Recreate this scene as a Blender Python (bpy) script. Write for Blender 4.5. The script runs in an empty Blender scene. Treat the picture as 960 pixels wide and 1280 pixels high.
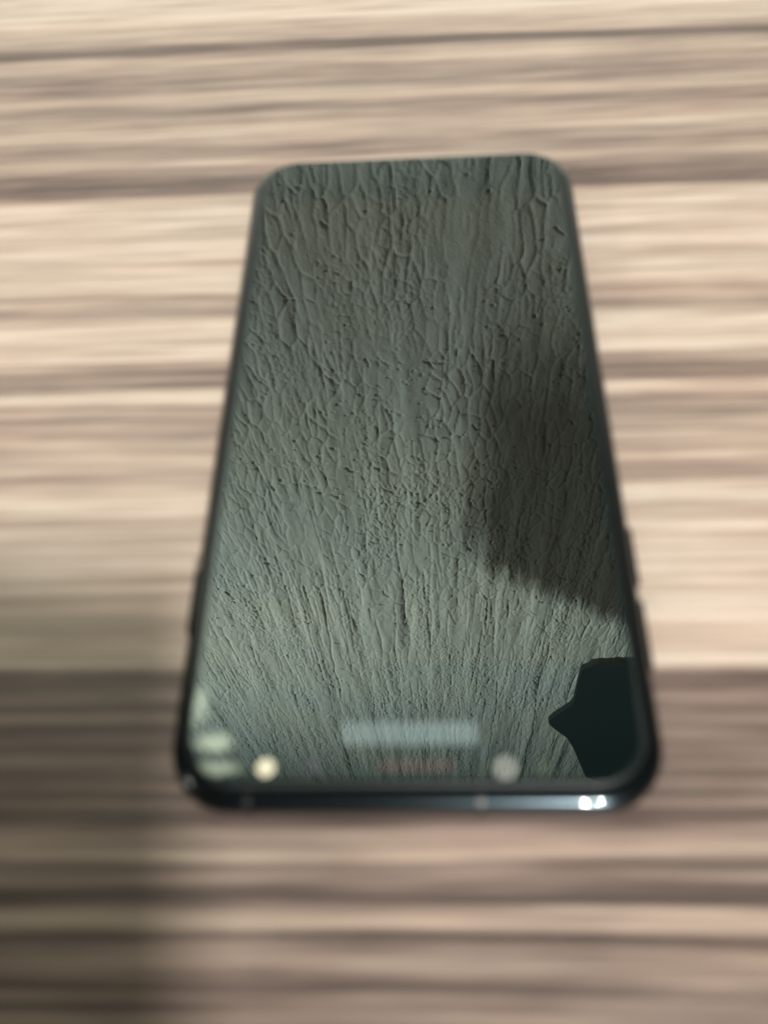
import bpy, bmesh, math, random
import numpy as np
from mathutils import Matrix, Vector

sc = bpy.context.scene
col = sc.collection

# ---------------------------------------------------------------- camera
cam_d = bpy.data.cameras.new('camera')
cam = bpy.data.objects.new('camera', cam_d); col.objects.link(cam)
CAM = Vector((0.0036065, -0.10721833, 0.13416675))
ROT = Matrix(((0.9981851, 0.0194754, 0.0569835), (0.0140894, 0.8444680, -0.5354207), (-0.0585482, 0.5352518, 0.8426610)))
cam.matrix_world = Matrix.Translation(CAM) @ ROT.to_4x4()
cam_d.sensor_fit = 'VERTICAL'; cam_d.sensor_height = 24.0; cam_d.sensor_width = 18.0
cam_d.lens = 1072 / 1280 * 24.0
cam_d.clip_start = 0.005; cam_d.clip_end = 100
cam_d.dof.use_dof = True
cam_d.dof.focus_distance = 1.05
cam_d.dof.aperture_fstop = cam_d.lens / 2.4
sc.camera = cam

# ---------------------------------------------------------------- world and lamps
w = bpy.data.worlds.new('World'); sc.world = w; w.use_nodes = True
w.node_tree.nodes['Background'].inputs[0].default_value = (1.0, 0.93, 0.78, 1)
w.node_tree.nodes['Background'].inputs[1].default_value = 0.06

def lamp(name, kind, loc, energy, color, target=None, **kw):
    d = bpy.data.lights.new(name, kind); d.energy = energy; d.color = color
    for k, v in kw.items(): setattr(d, k, v)
    o = bpy.data.objects.new(name, d); col.objects.link(o); o.location = loc
    if target is not None:
        o.rotation_euler = (Vector(target) - Vector(loc)).to_track_quat('-Z', 'Y').to_euler()
    return o

# the two bulbs behind the camera whose images sit on the phone's near rim
lamp('bulb', 'SPOT', (0.432, -1.50, 1.27), 212, (1.0, 0.975, 0.93), target=(0.0, -0.02, 0.0), shadow_soft_size=0.015, spot_size=math.radians(34), spot_blend=0.35)
lamp('bulb', 'SPOT', (0.376, -1.50, 1.27), 62, (1.0, 0.975, 0.93), target=(0.0, -0.02, 0.0), shadow_soft_size=0.015, spot_size=math.radians(34), spot_blend=0.35)
# added area light that rakes and brightens the plaster wall
lamp('added_wall_light', 'AREA', (-2.2, -0.70, 1.50), 43, (1.0, 0.95, 0.80), target=(0.0, 0.55, 1.34),
     shape='RECTANGLE', size=0.40, size_y=0.55, spread=math.radians(60))

sc.view_settings.view_transform = 'Standard'; sc.view_settings.look = 'None'
sc.view_settings.exposure = 0.0; sc.view_settings.gamma = 1.0
sc.view_settings.use_curve_mapping = False
sc.cycles.use_denoising = True
sc.cycles.max_bounces = 8

# ---------------------------------------------------------------- helpers
def tag(o, label=None, cat=None, kind=None, group=None):
    if label: o['label'] = label
    if cat: o['category'] = cat
    if kind: o['kind'] = kind
    if group: o['group'] = group
    return o

def link(name, me, mat, parent=None, smooth=True):
    o = bpy.data.objects.new(name, me); col.objects.link(o)
    if mat: me.materials.append(mat)
    if smooth:
        me.polygons.foreach_set('use_smooth', [True] * len(me.polygons))
    if parent: o.parent = parent
    return o

def new_mat(name):
    m = bpy.data.materials.new(name); m.use_nodes = True
    return m, m.node_tree, m.node_tree.nodes['Principled BSDF']

class NB:
    """small node-building helper"""
    def __init__(s, nt): s.nt = nt
    def n(s, t, **kw):
        x = s.nt.nodes.new(t)
        for k, v in kw.items(): setattr(x, k, v)
        return x
    def put(s, inp, v):
        if v is None: return
        if hasattr(v, 'is_output') : s.nt.links.new(v, inp)
        else: inp.default_value = v
    def math(s, op, a, b=None, c=None, clamp=False):
        x = s.n('ShaderNodeMath', operation=op, use_clamp=clamp)
        for i, v in enumerate((a, b, c)): s.put(x.inputs[i], v) if v is not None else None
        return x.outputs[0]
    def noise(s, vec, scale, detail=2, rough=0.5, dim='3D'):
        x = s.n('ShaderNodeTexNoise', noise_dimensions=dim)
        s.put(x.inputs['Vector'], vec)
        x.inputs['Scale'].default_value = scale; x.inputs['Detail'].default_value = detail
        x.inputs['Roughness'].default_value = rough
        return x.outputs['Fac']
    def mapping(s, vec, scale=(1, 1, 1), loc=(0, 0, 0)):
        x = s.n('ShaderNodeMapping'); s.put(x.inputs['Vector'], vec)
        x.inputs['Scale'].default_value = scale; x.inputs['Location'].default_value = loc
        return x.outputs[0]
    def maprange(s, v, a, b, c, d, interp='LINEAR'):
        x = s.n('ShaderNodeMapRange', interpolation_type=interp)
        s.put(x.inputs[0], v)
        for i, q in enumerate((a, b, c, d)): x.inputs[i + 1].default_value = q
        return x.outputs[0]
    def mix(s, f, a, b):
        x = s.n('ShaderNodeMix', data_type='RGBA'); s.put(x.inputs[0], f)
        s.put(x.inputs[6], a); s.put(x.inputs[7], b)
        return x.outputs[2]

# ---------------------------------------------------------------- wood laminate
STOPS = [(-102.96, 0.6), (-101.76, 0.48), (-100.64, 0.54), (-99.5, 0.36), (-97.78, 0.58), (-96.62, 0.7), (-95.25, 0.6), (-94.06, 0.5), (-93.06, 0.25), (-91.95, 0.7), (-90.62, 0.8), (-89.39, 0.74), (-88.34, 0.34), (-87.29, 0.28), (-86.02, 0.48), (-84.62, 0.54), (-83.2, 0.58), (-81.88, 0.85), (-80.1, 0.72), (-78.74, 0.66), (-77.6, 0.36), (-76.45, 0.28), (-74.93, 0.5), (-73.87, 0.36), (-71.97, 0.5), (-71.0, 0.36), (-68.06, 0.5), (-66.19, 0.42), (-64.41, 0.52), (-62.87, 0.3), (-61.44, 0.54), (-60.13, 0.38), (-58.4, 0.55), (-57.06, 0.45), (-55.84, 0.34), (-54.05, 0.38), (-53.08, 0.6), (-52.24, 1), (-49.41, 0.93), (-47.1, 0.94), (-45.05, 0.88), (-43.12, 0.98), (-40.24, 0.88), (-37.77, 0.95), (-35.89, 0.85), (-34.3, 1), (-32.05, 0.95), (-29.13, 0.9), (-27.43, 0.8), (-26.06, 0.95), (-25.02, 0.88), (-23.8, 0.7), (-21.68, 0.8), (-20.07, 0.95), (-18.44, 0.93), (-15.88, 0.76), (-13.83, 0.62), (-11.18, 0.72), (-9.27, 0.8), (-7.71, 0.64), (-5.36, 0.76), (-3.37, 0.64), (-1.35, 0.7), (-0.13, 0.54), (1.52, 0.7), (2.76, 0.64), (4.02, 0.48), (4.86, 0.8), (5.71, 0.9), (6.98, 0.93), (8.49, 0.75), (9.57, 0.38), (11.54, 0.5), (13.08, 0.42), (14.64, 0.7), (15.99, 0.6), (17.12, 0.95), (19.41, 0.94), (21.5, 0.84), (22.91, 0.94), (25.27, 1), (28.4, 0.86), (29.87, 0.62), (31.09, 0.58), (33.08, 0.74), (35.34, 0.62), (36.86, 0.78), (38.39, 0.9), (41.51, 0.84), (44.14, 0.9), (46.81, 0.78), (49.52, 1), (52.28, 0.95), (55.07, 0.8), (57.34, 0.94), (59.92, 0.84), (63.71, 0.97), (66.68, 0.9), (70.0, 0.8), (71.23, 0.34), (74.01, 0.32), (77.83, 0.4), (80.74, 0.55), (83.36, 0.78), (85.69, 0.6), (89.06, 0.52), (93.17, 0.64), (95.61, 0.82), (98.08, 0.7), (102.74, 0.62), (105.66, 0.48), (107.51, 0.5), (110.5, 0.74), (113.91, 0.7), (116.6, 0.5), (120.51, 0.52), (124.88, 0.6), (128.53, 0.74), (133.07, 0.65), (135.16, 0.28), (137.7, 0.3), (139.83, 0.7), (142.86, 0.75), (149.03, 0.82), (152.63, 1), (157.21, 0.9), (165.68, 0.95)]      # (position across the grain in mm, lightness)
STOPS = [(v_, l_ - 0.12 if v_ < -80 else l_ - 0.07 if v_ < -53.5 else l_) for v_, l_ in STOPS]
def wood_material():
    m, nt, p = new_mat('wood_laminate'); b = NB(nt)
    pos = b.n('ShaderNodeTexCoord').outputs['Object']
    sep = b.n('ShaderNodeSeparateXYZ'); b.put(sep.inputs[0], pos)
    x, y = b.math('MULTIPLY', sep.outputs[0], 1000.0), b.math('MULTIPLY', sep.outputs[1], 1000.0)
    # the grain fans very slightly
    k = b.math('MULTIPLY', b.math('MINIMUM', b.math('ADD', y, 54.0), 129.0), 0.00018)
    k = b.math('MAXIMUM', k, -0.01)
    s = b.math('ADD', y, b.math('MULTIPLY', k, b.math('MINIMUM', b.math('MAXIMUM', x, -260.0), 260.0)))
    # wander of the stripes and their fraying
    w1 = b.noise(b.mapping(pos, (9, 40, 1)), 1.0, 2)
    w2 = b.noise(b.mapping(pos, (55, 420, 1)), 1.0, 3, 0.6)
    s = b.math('ADD', s, b.math('MULTIPLY', b.math('SUBTRACT', w1, 0.5), 2.6))
    s = b.math('ADD', s, b.math('MULTIPLY', b.math('SUBTRACT', w2, 0.5), 1.0))
    lo, hi = STOPS[0][0], STOPS[-1][0]
    # beyond the picture the stripes run on, mirrored
    s = b.math('ADD', b.math('PINGPONG', b.math('SUBTRACT', s, lo), hi - lo), lo)
    n = 4; per = math.ceil(len(STOPS) / n); light = None
    for q in range(n):
        st = STOPS[q * per:min((q + 1) * per + 1, len(STOPS))]
        st = st[:32]
        a, e = st[0][0], st[-1][0]
        r = b.n('ShaderNodeValToRGB'); cr = r.color_ramp; cr.interpolation = 'EASE'
        b.put(r.inputs[0], b.maprange(s, a, e, 0, 1))
        while len(cr.elements) > 1: cr.elements.remove(cr.elements[0])
        for i, (v, l) in enumerate(st):
            f = (v - a) / (e - a)
            el = cr.elements[0] if i == 0 else cr.elements.new(f)
            el.position = f; el.color = (l, l, l, 1)
        out = r.outputs[0]
        if light is None: light = out
        else: light = b.mix(b.math('GREATER_THAN', s, a), light, out)
    # fibres, pores, cloudy tone
    f1 = b.noise(b.mapping(pos, (14, 760, 1)), 1.0, 3, 0.6)
    f2 = b.noise(b.mapping(pos, (38, 500, 1)), 1.0, 2, 0.5)
    f3 = b.noise(b.mapping(pos, (14, 60, 1)), 1.0, 2, 0.5)
    f4 = b.noise(b.mapping(pos, (17, 330, 1), (5.3, 1.9, 0)), 1.0, 3, 0.65)
    light = b.math('ADD', b.math('MULTIPLY', light, 0.94), 0.03)
    light = b.math('ADD', light, b.math('MULTIPLY', b.math('SUBTRACT', f4, 0.49), 0.42))
    L = b.math('ADD', light, b.math('MULTIPLY', b.math('SUBTRACT', f1, 0.5), 0.80))
    L = b.math('ADD', L, b.math('MULTIPLY', b.math('SUBTRACT', f2, 0.5), 0.42))
    L = b.math('ADD', L, b.math('MULTIPLY', b.math('SUBTRACT', f3, 0.56), 0.24), clamp=True)
    r = b.n('ShaderNodeValToRGB'); cr = r.color_ramp
    cols = [(0.0, (0.062, 0.046, 0.041)), (0.30, (0.140, 0.102, 0.087)), (0.55, (0.305, 0.231, 0.190)),
            (0.80, (0.488, 0.385, 0.308)), (1.0, (0.655, 0.553, 0.460))]
    while len(cr.elements) > 1: cr.elements.remove(cr.elements[0])
    for i, (f, c) in enumerate(cols):
        el = cr.elements[0] if i == 0 else cr.elements.new(f)
        el.position = f; el.color = (*c, 1)
    b.put(r.inputs[0], L)
    hue = b.maprange(b.noise(b.mapping(pos, (16, 110, 1), (3.1, 7.7, 0)), 1.0, 2), 0.3, 0.7, 0, 1)
    tint = b.mix(hue, (1.03, 0.985, 0.985, 1), (0.98, 1.0, 1.01, 1))
    mul = b.n('ShaderNodeMix', data_type='RGBA', blend_type='MULTIPLY'); mul.inputs[0].default_value = 1
    b.put(mul.inputs[6], r.outputs[0]); b.put(mul.inputs[7], tint)
    b.put(p.inputs['Base Color'], mul.outputs[2])
    b.put(p.inputs['Roughness'], b.maprange(f1, 0.3, 0.7, 0.36, 0.46))
    bp = b.n('ShaderNodeBump'); bp.inputs['Strength'].default_value = 0.25; bp.inputs['Distance'].default_value = 0.0002
    b.put(bp.inputs['Height'], f1); b.put(p.inputs['Normal'], bp.outputs[0])
    return m

def slab(name, x0, x1, y0, y1, z0, z1, bev, mat, parent=None):
    bm = bmesh.new(); bmesh.ops.create_cube(bm, size=1)
    for v in bm.verts:
        v.co = Vector(((x0 + x1) / 2 + v.co.x * (x1 - x0), (y0 + y1) / 2 + v.co.y * (y1 - y0), (z0 + z1) / 2 + v.co.z * (z1 - z0)))
    bmesh.ops.bevel(bm, geom=bm.edges[:], offset=bev, segments=3, profile=0.5, affect='EDGES')
    me = bpy.data.meshes.new(name); bm.to_mesh(me); bm.free()
    return link(name, me, mat, parent, smooth=False)

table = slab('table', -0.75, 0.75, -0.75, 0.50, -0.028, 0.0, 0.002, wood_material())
tag(table, 'tabletop of pale wood laminate with dark brown zebra stripes under the phone', 'table')

# ---------------------------------------------------------------- combed plaster wall (mirrored in the phone)
WALL_Y = 0.55
def plaster_material():
    m, nt, p = new_mat('combed_plaster'); b = NB(nt)
    pos = b.n('ShaderNodeTexCoord').outputs['Object']
    n1 = b.maprange(b.noise(pos, 3.4, 4, 0.6), 0.3, 0.7, 0, 1); n2 = b.noise(pos, 60.0, 3)
    c = b.mix(n1, (0.56, 0.64, 0.665, 1), (0.67, 0.69, 0.635, 1))
    c = b.mix(b.maprange(n2, 0.4, 0.75, 0.0, 0.25), c, (0.45, 0.50, 0.46, 1))
    # soft shadow painted into the plaster colour, with a ragged slanting upper edge
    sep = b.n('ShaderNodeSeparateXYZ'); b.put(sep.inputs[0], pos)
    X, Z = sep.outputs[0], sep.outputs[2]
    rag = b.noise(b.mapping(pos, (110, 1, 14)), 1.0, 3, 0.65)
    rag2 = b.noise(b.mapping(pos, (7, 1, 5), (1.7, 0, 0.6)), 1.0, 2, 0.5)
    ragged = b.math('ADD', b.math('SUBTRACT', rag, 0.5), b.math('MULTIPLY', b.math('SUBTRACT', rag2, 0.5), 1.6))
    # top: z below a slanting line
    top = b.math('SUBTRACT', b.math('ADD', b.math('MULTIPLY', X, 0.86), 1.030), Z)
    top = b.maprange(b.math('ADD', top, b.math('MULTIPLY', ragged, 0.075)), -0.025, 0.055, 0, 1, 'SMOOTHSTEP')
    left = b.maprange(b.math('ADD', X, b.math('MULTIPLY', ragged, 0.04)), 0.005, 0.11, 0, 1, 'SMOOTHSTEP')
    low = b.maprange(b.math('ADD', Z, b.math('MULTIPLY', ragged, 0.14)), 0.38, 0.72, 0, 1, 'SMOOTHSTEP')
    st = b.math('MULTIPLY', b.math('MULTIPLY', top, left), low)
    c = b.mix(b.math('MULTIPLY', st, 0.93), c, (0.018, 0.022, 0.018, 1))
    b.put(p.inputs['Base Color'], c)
    p.inputs['Roughness'].default_value = 0.85
    bp = b.n('ShaderNodeBump'); bp.inputs['Strength'].default_value = 0.5; bp.inputs['Distance'].default_value = 0.0015
    b.put(bp.inputs['Height'], b.noise(pos, 260.0, 3, 0.6)); b.put(p.inputs['Normal'], bp.outputs[0])
    return m

def smooth_noise(rng, nz, nx, cz, cx):
    """value noise of about nz/cz by nx/cx cells, cubic-smoothed"""
    g = rng.random((cz + 3, cx + 3)).astype(np.float32)
    def axis(n, c):
        t = np.linspace(0, c, n, dtype=np.float32); i = t.astype(int); f = t - i
        return i, f * f * (3 - 2 * f)
    iz, fz = axis(nz, cz); ix, fx = axis(nx, cx)
    a = g[iz][:, ix]; bb = g[iz][:, ix + 1]; c = g[iz + 1][:, ix]; d = g[iz + 1][:, ix + 1]
    fx = fx[None, :]; fz = fz[:, None]
    return (a * (1 - fx) + bb * fx) * (1 - fz) + (c * (1 - fx) + d * fx) * fz

def build_wall():
    rng = np.random.default_rng(7)
    DX = 0.0017
    xf = np.arange(-0.95, 0.95, DX)
    xs = np.concatenate([xf, np.linspace(0.97, 2.2, 30)])
    zf = [0.30]
    while zf[-1] < 2.45: zf.append(zf[-1] + 0.0010 + 0.0009 * max(0, zf[-1] - 0.35))
    zf = np.array(zf)
    zs = np.concatenate([np.linspace(-0.75, 0.28, 20), zf, np.linspace(2.5, 3.2, 12)])
    nz, nx = len(zf), len(xf); x0 = 0; z0 = 20
    H = np.zeros((nz, nx), np.float32)
    wz = np.clip((zf - 0.62) / 0.42, 0, 1); wz = (wz * wz * (3 - 2 * wz)).astype(np.float32)   # combed straighter higher up
    zspan, xspan = zf[-1] - zf[0], xf[-1] - xf[0]
    # (rows are denser low down, so cells get taller with height: irrelevant for plaster)
    def vn(cell_z, cell_x): return smooth_noise(rng, nz, nx, max(2, int(zspan / cell_z)), max(2, int(xspan / cell_x))) - 0.5
    H += 0.0032 * vn(0.20, 0.022) + 0.0014 * vn(0.06, 0.010) + 0.0006 * vn(0.014, 0.006)
    H += 0.0018 * wz[:, None] * vn(0.30, 0.015)
    # long combed grooves
    N = 3100
    px = rng.uniform(0, nx, N); start = rng.integers(-200, nz, N); length = np.where(rng.random(N) < 0.18, rng.integers(60, 320, N), rng.integers(8, 85, N))
    depth = rng.uniform(0.0007, 0.0025, N) * rng.uniform(0.4, 1, N); wid = rng.uniform(0.5, 1.1, N)
    vel = np.zeros(N); drift = rng.normal(0, 0.035, N)
    G = np.zeros((nz, nx + 12), np.float32)
    offs = np.arange(-4, 5)
    for j in range(nz):
        act = (j >= start) & (j < start + length)
        if not act.any(): continue
        dz = zf[j] - zf[j - 1] if j else 0.001
        s = dz / DX
        vel = 0.86 * vel + rng.normal(0, 0.105, N) * (1 - 0.55 * wz[j])
        px = px + (vel + drift) * s * 0.55
        a = np.nonzero(act)[0]
        c = px[a]; ci = np.round(c).astype(int)
        t = (j - start[a]) / length[a]
        fade = np.clip(np.minimum(t, 1 - t) * 7, 0, 1) * (0.65 + 0.35 * rng.random(len(a)))
        cols_ = ci[:, None] + offs[None, :]
        d = (cols_ - c[:, None]) / wid[a][:, None]
        val = (1.0 - 0.05 * wz[j]) * depth[a][:, None] * fade[:, None] * np.exp(-d * d)
        ok = (cols_ >= 0) & (cols_ < nx)
        np.maximum.at(G, (np.full(cols_.shape, j)[ok], cols_[ok]), val[ok])
    # short torn cracks and pores, in clusters
    dens = (vn(0.12, 0.06) + 0.5) * np.clip(0.42 + (zf - 0.40) / 0.55, 0.42, 1.0)[:, None]
    zmid = zf
    def stamp(n, lmin, lmax, rmin, rmax, dmin, dmax, upright):
        for _ in range(n):
            iz = int(rng.integers(4, nz - 4)); ix = int(rng.integers(4, nx - 4))
            if rng.random() > dens[iz, ix] ** 2 * 2.2: continue
            ang = rng.normal(math.pi / 2, 0.5) if rng.random() < upright else rng.uniform(0, math.pi)
            L_ = rng.uniform(lmin, lmax); dep = rng.uniform(dmin, dmax); r_ = rng.uniform(rmin, rmax)
            steps = max(1, int(L_ / 0.0012)); cx, cz = xf[ix], zf[iz]
            for q in range(steps):
                ang += rng.normal(0, 0.25)
                cx += math.cos(ang) * 0.0012; cz += math.sin(ang) * 0.0012
                jz = int(np.searchsorted(zf, cz)); jx = int((cx - xf[0]) / DX)
                if jz < 3 or jz >= nz - 3 or jx < 3 or jx >= nx - 3: break
                zz = (zf[jz - 3:jz + 4] - cz)[:, None]; xx = (xf[jx - 3:jx + 4] - cx)[None, :]
                v = dep * np.exp(-(zz * zz + xx * xx) / (r_ * r_))
                sub = G[jz - 3:jz + 4, jx - 3:jx + 4]
                np.maximum(sub, v, out=sub)
    stamp(2000, 0.005, 0.024, 0.0010, 0.0017, 0.0012, 0.0032, 0.8)
    stamp(8800, 0.001, 0.0045, 0.0008, 0.0018, 0.0010, 0.0034, 0.9)
    H -= G[:, :nx]
    # torn cells of the trowelled coat: cracked cell borders, drawn out upright
    ZZ, XX = np.meshgrid(zf.astype(np.float32), xf.astype(np.float32), indexing='ij')
    def cells(sx, sz, width, depth_, warp):
        u = (XX + warp * 2 * vn(0.05, 0.03)) / sx; v = (ZZ + warp * 6 * vn(0.04, 0.03)) / sz
        iu, iv = np.floor(u).astype(int), np.floor(v).astype(int)
        n1 = 97; jit = rng.random((n1, n1, 2)).astype(np.float32)
        f1 = np.full(u.shape, 9, np.float32); f2 = f1.copy()
        for a_ in (-1, 0, 1):
            for c_ in (-1, 0, 1):
                q = jit[(iv + c_) % n1, (iu + a_) % n1]
                d = np.hypot(u - (iu + a_ + q[..., 0]), v - (iv + c_ + q[..., 1]))
                f2 = np.minimum(f2, np.maximum(f1, d)); f1 = np.minimum(f1, d)
        e = (f2 - f1) / width
        return depth_ * np.exp(-e * e), f1
    c1, p1 = cells(0.0125, 0.050, 0.12, 0.0016, 0.0050)
    c2, p2 = cells(0.0068, 0.0185, 0.19, 0.0009, 0.004)
    m1 = np.clip((vn(0.10, 0.03) + 0.34) * 2.6, 0, 1); m2 = np.clip((vn(0.16, 0.05) + 0.06) * 3.4, 0, 1)
    ww = wz[:, None]
    H -= c1 * m1 * (1 - 0.40 * ww) + c2 * m2 * (1 + 0.10 * ww)
    H -= 0.0010 * p1 * p1 * m1 * (1 - 0.8 * ww)
    H *= 0.80 + 0.28 * wz[:, None]; H -= H.max()
    full = np.zeros((len(zs), len(xs)), np.float32) + float(np.median(H))
    full[z0:z0 + nz, x0:x0 + nx] = H
    nzf, nxf = full.shape
    co = np.empty((nzf, nxf, 3), np.float32)
    co[..., 0] = xs[None, :]; co[..., 1] = WALL_Y - full - 0.004; co[..., 2] = zs[:, None]
    idx = np.arange(nzf * nxf, dtype=np.int32).reshape(nzf, nxf)
    quads = np.stack([idx[:-1, :-1], idx[:-1, 1:], idx[1:, 1:], idx[1:, :-1]], -1).reshape(-1, 4)
    me = bpy.data.meshes.new('wall')
    me.vertices.add(nzf * nxf); me.vertices.foreach_set('co', co.ravel())
    nq = len(quads)
    me.loops.add(nq * 4); me.loops.foreach_set('vertex_index', quads.ravel())
    me.polygons.add(nq)
    me.polygons.foreach_set('loop_start', np.arange(0, nq * 4, 4, dtype=np.int32))
    me.polygons.foreach_set('loop_total', np.full(nq, 4, np.int32))
    me.update(); me.validate()
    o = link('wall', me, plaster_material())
    return tag(o, kind='structure')
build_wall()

# ---------------------------------------------------------------- dark things around the table
m_black, nt, p = new_mat('matt_black'); p.inputs['Base Color'].default_value = (0.006, 0.006, 0.006, 1); p.inputs['Roughness'].default_value = 0.8

def prism(name, pts, y0, y1, mat):
    """closed outline in x,z pulled through y0..y1"""
    bm = bmesh.new()
    a = [bm.verts.new((x, y0, z)) for x, z in pts]; c = [bm.verts.new((x, y1, z)) for x, z in pts]
    bm.faces.new(a); bm.faces.new(c[::-1])
    n = len(pts)
    for i in range(n): bm.faces.new((a[i], c[i], c[(i + 1) % n], a[(i + 1) % n]))
    bmesh.ops.recalc_face_normals(bm, faces=bm.faces[:])
    me = bpy.data.meshes.new(name); bm.to_mesh(me); bm.free()
    return link(name, me, mat, smooth=False)

# outline of an unidentified dark silhouette, built as a plate on the wall (metres)
BR = [(0.291, 1.565), (0.2892, 1.492), (0.3125, 1.4599), (0.357, 1.4531), (0.4127, 1.4664), (0.4958, 1.4969), (0.7015, 2.3693), (0.4163, 2.3095), (0.3198, 1.9321), (0.2679, 1.8365), (0.2554, 1.8026), (0.2615, 1.7754), (0.2978, 1.6827)]
for _ in range(1):                       # ease the corners of the outline
    BR = [p_ for a_, c_ in zip(BR, BR[1:] + BR[:1]) for p_ in ((0.86 * a_[0] + 0.14 * c_[0], 0.86 * a_[1] + 0.14 * c_[1]), (0.14 * a_[0] + 0.86 * c_[0], 0.14 * a_[1] + 0.86 * c_[1]))]
br = prism('wall_silhouette', BR, WALL_Y - 0.012, WALL_Y + 0.006, m_black)
tag(br, 'unidentified black shape, built as a pointed plate on the plaster wall, mirrored in the phone glass', 'bracket')

m_shadow_board, nt, p = new_mat('shadow_board_card'); b = NB(nt)
b.put(p.inputs['Base Color'], b.mix(b.noise(b.n('ShaderNodeTexCoord').outputs['Object'], 30, 3), (0.025, 0.024, 0.022, 1), (0.04, 0.038, 0.034, 1)))
p.inputs['Roughness'].default_value = 0.7
shadow_board = prism('shadow_board', [(-0.36, 0.0005), (0.104, 0.0005), (0.1271, 0.434), (0.1325, 0.460), (0.1375, 0.472), (0.1124, 0.4757), (-0.36, 0.500)], -0.596, -0.580, m_shadow_board)  # unseen blocker, added to throw the lower-left shadow on the table
tag(shadow_board, 'tall dark board added out of view to cast the near left table shadow', 'shadow_board')

# ---------------------------------------------------------------- the phone
W, L, R0 = 0.0748, 0.1525, 0.0104
phone = bpy.data.objects.new('smartphone', None); col.objects.link(phone)
phone.empty_display_size = 0.05; phone.location = (0.0, -0.0010, 0.0)
tag(phone, 'black smartphone lying face up on the striped wooden table, screen off', 'smartphone')

def rr(inset, z, n=14, w=W, l=L, r=R0, cx=0, cy=0):
    hx, hy = w / 2 - inset, l / 2 - inset
    rad = max(min(r - inset * 0.75, hx, hy), 1e-5)
    pts = []
    for sx, sy, a0 in ((1, 1, 0), (-1, 1, 90), (-1, -1, 180), (1, -1, 270)):
        for i in range(n + 1):
            a = math.radians(a0 + 90 * i / n)
            pts.append((cx + sx * (hx - rad) + rad * math.cos(a), cy + sy * (hy - rad) + rad * math.sin(a), z))
    return pts

def loft(name, loops, mat, parent, cap_top=True, cap_bottom=True):
    bm = bmesh.new(); rings = [[bm.verts.new(p_) for p_ in lp] for lp in loops]
    n = len(rings[0])
    for a, c in zip(rings, rings[1:]):
        for i in range(n): bm.faces.new((a[i], a[(i + 1) % n], c[(i + 1) % n], c[i]))
    if cap_bottom: bm.faces.new(rings[0][::-1])
    if cap_top: bm.faces.new(rings[-1])
    me = bpy.data.meshes.new(name); bm.to_mesh(me); bm.free()
    return link(name, me, mat, parent)

def arc_profile(pts):  return pts

m_frame, nt, p = new_mat('anodised_black'); b = NB(nt)
p.inputs['Base Color'].default_value = (0.015, 0.022, 0.026, 1); p.inputs['Metallic'].default_value = 0.9
p.inputs['Roughness'].default_value = 0.24
p.inputs['Coat Weight'].default_value = 0.7; p.inputs['Coat Roughness'].default_value = 0.025
frame_prof = [(0.0022, 0.0001), (0.0012, 0.0004), (0.0005, 0.0011), (0.0001, 0.0022), (0.0, 0.0031)]
frame_prof += [(0.0030 * (1 - math.cos(math.radians(a))), 0.0042 + 0.0024 * math.sin(math.radians(a))) for a in range(0, 91, 6)]
frame = loft('frame', [rr(i, z) for i, z in frame_prof], m_frame, phone)

def glass_mat(name, base, rough=0.0):
    m, nt, p = new_mat(name)
    p.inputs['Base Color'].default_value = (*base, 1)
    p.inputs['Roughness'].default_value = rough
    p.inputs['IOR'].default_value = 1.93      # glass and screen protector: several reflecting faces
    p.inputs['Specular Tint'].default_value = (0.79, 0.94, 0.95, 1)   # bluish-green oleophobic coating
    return m
m_glass = glass_mat('black_glass', (0.0024, 0.0066, 0.0068))
def add_pale_patches(m):
    """pale patches mixed into the near left corner of the glass"""
    nt = m.node_tree; b = NB(nt); p = nt.nodes['Principled BSDF']
    pos = b.n('ShaderNodeTexCoord').outputs['Object']
    nz = b.math('MULTIPLY', b.math('SUBTRACT', b.noise(pos, 600, 2), 0.5), 0.9)
    tot = None
    for cx, cy, rx, ry, wgt in ((-0.0330, -0.0608, 0.0014, 0.0034, 0.8), (-0.0302, -0.0666, 0.0030, 0.0016, 1.0), (-0.0292, -0.0705, 0.0034, 0.0013, 0.7)):
        mp = b.mapping(pos, (1 / rx, 1 / ry, 0), (-cx / rx, -cy / ry, 0))
        ln = b.n('ShaderNodeVectorMath', operation='LENGTH'); b.put(ln.inputs[0], mp)
        v = b.math('MULTIPLY', b.maprange(b.math('ADD', ln.outputs['Value'], nz), 0.3, 1.3, 1, 0, 'SMOOTHSTEP'), wgt)
        tot = v if tot is None else b.math('MAXIMUM', tot, v)
    base = tuple(p.inputs['Base Color'].default_value)
    b.put(p.inputs['Base Color'], b.mix(tot, base, (0.42, 0.50, 0.40, 1)))
add_pale_patches(m_glass)
m_edge, nt, p = new_mat('ground_glass_edge'); p.inputs['Base Color'].default_value = (0.004, 0.009, 0.009, 1); p.inputs['Roughness'].default_value = 0.5
glass_prof = [(0.0028, 0.0064), (0.00285, 0.0070), (0.0030, 0.0075), (0.0032, 0.00782), (0.0034, 0.00797), (0.0036, 0.0080), (0.0039, 0.0080)]
glass = loft('front_glass', [rr(i, z) for i, z in glass_prof], m_glass, phone, cap_bottom=False)
glass.data.materials.append(m_edge)
for f in glass.data.polygons:            # the ground rim of the pane
    if f.center.z < 0.00795: f.material_index = 1

ZT = 0.0080
m_disp = glass_mat('display_off', (0.0106, 0.0106, 0.0080))
disp = loft('display', [rr(0, ZT - 0.0002, w=0.0660, l=0.1130, r=0.0012, cy=0.0020), rr(0, ZT + 0.00004, w=0.0660, l=0.1130, r=0.0012, cy=0.0020)], m_disp, phone, cap_bottom=False)
def flat(o):
    o.data.polygons.foreach_set('use_smooth', [False] * len(o.data.polygons)); return o
flat(disp)

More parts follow.
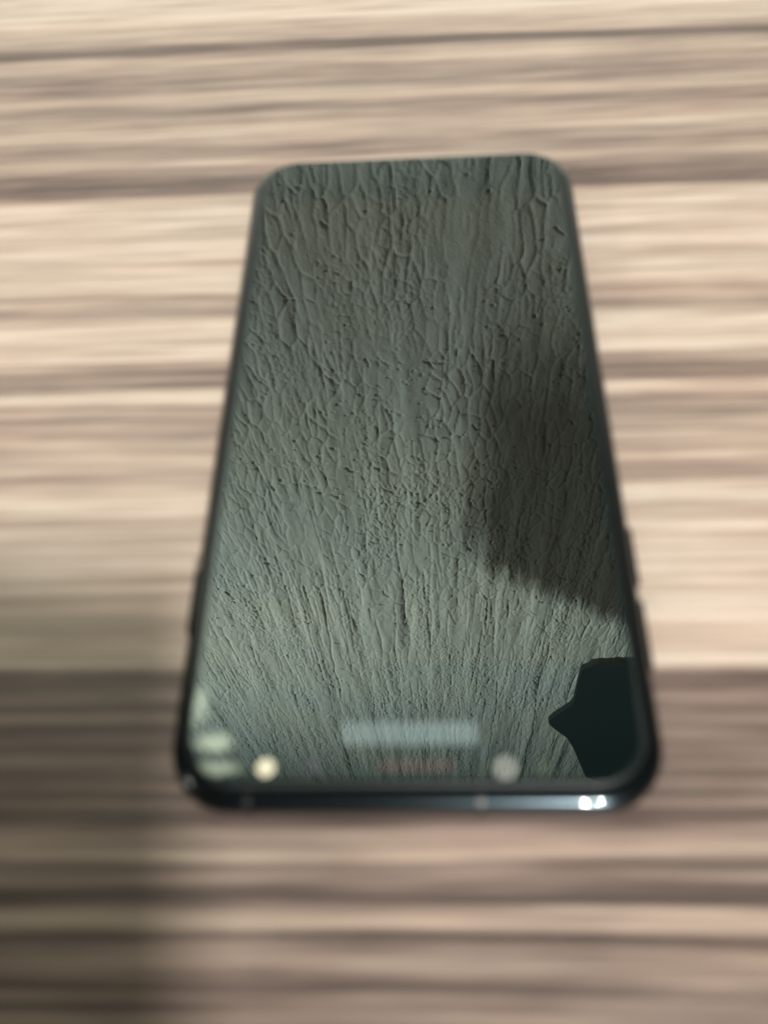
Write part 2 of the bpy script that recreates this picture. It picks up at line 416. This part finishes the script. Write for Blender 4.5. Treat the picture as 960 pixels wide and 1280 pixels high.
def disc(name, cx, cy, r, z0, z1, mat, parent, n=28):
    return flat(loft(name, [[(cx + q * math.cos(2 * math.pi * i / n), cy + q * math.sin(2 * math.pi * i / n), z) for i in range(n)] for q, z in ((r, z0), (r, z1))], mat, parent, cap_bottom=False))
def pill(name, cx, cy, w, l, z0, z1, mat, parent):
    return flat(loft(name, [rr(0, z0, w=w, l=l, r=l / 2 * 0.98, cx=cx, cy=cy), rr(0, z1, w=w, l=l, r=l / 2 * 0.98, cx=cx, cy=cy)], mat, parent, cap_bottom=False))

m_mesh = glass_mat('earpiece_grille', (0.10, 0.135, 0.145))
ear = flat(loft('earpiece', [rr(0, ZT - 0.0002, w=0.0204, l=0.0034, r=0.0006, cx=-0.0006, cy=-0.0654), rr(0, ZT + 0.00004, w=0.0204, l=0.0034, r=0.0006, cx=-0.0006, cy=-0.0654)], m_mesh, phone, cap_bottom=False))
m_flash = glass_mat('flash_lens', (0.86, 0.80, 0.60))
disc('flash', -0.0218, -0.0705, 0.00135, ZT - 0.0002, ZT + 0.00005, m_flash, phone)
m_ring = glass_mat('camera_ring', (0.25, 0.26, 0.235))
m_lens = glass_mat('lens_dark', (0.02, 0.02, 0.025))
camf = disc('front_camera', 0.0134, -0.0706, 0.0016, ZT - 0.0002, ZT + 0.00005, m_ring, phone)
disc('lens', 0.0134, -0.0706, 0.0006, ZT - 0.0002, ZT + 0.00010, m_lens, camf)
m_sensor = glass_mat('sensor_window', (0.035, 0.028, 0.045))
disc('proximity_sensor', -0.0147, -0.0702, 0.0011, ZT - 0.0002, ZT + 0.00005, m_sensor, phone)
m_sensor2 = glass_mat('sensor_window_green', (0.030, 0.040, 0.026))
disc('proximity_sensor', 0.0190, -0.0706, 0.0010, ZT - 0.0002, ZT + 0.00005, m_sensor2, phone)
m_mark = glass_mat('red_print', (0.050, 0.024, 0.021))
pm = flat(loft('printed_mark', [rr(0, ZT - 0.0002, w=0.0115, l=0.0012, r=0.0004, cx=0.0005, cy=-0.0703), rr(0, ZT + 0.00004, w=0.0115, l=0.0012, r=0.0004, cx=0.0005, cy=-0.0703)], m_mark, phone, cap_bottom=False))
m_home = glass_mat('home_button_glass', (0.0045, 0.0100, 0.0105))
m_homer = glass_mat('home_button_ring', (0.034, 0.044, 0.044))
hb = pill('home_button', 0.0012, 0.0668, 0.0160, 0.0054, ZT - 0.0002, ZT + 0.00004, m_homer, phone)
pill('button_face', 0.0012, 0.0668, 0.0152, 0.0046, ZT - 0.0002, ZT + 0.00008, m_home, hb)

def side_button(name, side, y0, y1):
    xi, xo = side * (W / 2 - 0.0012), side * (W / 2 + 0.0006)
    bm = bmesh.new(); bmesh.ops.create_cube(bm, size=1)
    for v in bm.verts:
        v.co = Vector(((xi + xo) / 2 + v.co.x * abs(xo - xi), (y0 + y1) / 2 + v.co.y * (y1 - y0), 0.0038 + v.co.z * 0.0024))
    bmesh.ops.bevel(bm, geom=bm.edges[:], offset=0.0007, segments=4, profile=0.5, affect='EDGES')
    me = bpy.data.meshes.new(name); bm.to_mesh(me); bm.free()
    return link(name, me, m_frame, phone)
side_button('volume_button', 1, -0.0395, -0.0280)
side_button('volume_button', 1, -0.0545, -0.0420)
side_button('power_button', -1, -0.0475, -0.0350)

# antenna bands: thin strips let into the metal of the near and far ends
m_band, nt, p = new_mat('antenna_plastic'); p.inputs['Base Color'].default_value = (0.003, 0.004, 0.005, 1); p.inputs['Roughness'].default_value = 0.35
def antenna_band(cx, end):
    hw = 0.0005; vs = []; prof = [(i, z) for i, z in frame_prof if z > 0.0003]
    bm = bmesh.new(); rows = []
    for i, z in prof:
        y = end * (L / 2 - i + 0.00005)
        rows.append([bm.verts.new((cx - hw, y, z + (0.00004 if z > 0.0034 else 0))), bm.verts.new((cx + hw, y, z + (0.00004 if z > 0.0034 else 0)))])
    for a, c in zip(rows, rows[1:]): bm.faces.new((a[0], a[1], c[1], c[0]))
    bmesh.ops.recalc_face_normals(bm, faces=bm.faces[:])
    me = bpy.data.meshes.new('antenna_band'); bm.to_mesh(me); bm.free()
    return link('antenna_band', me, m_band, phone)
for cx in (-0.0245, 0.0098):
    antenna_band(cx, -1)
for cx in (-0.0245, 0.0245):
    antenna_band(cx, 1)
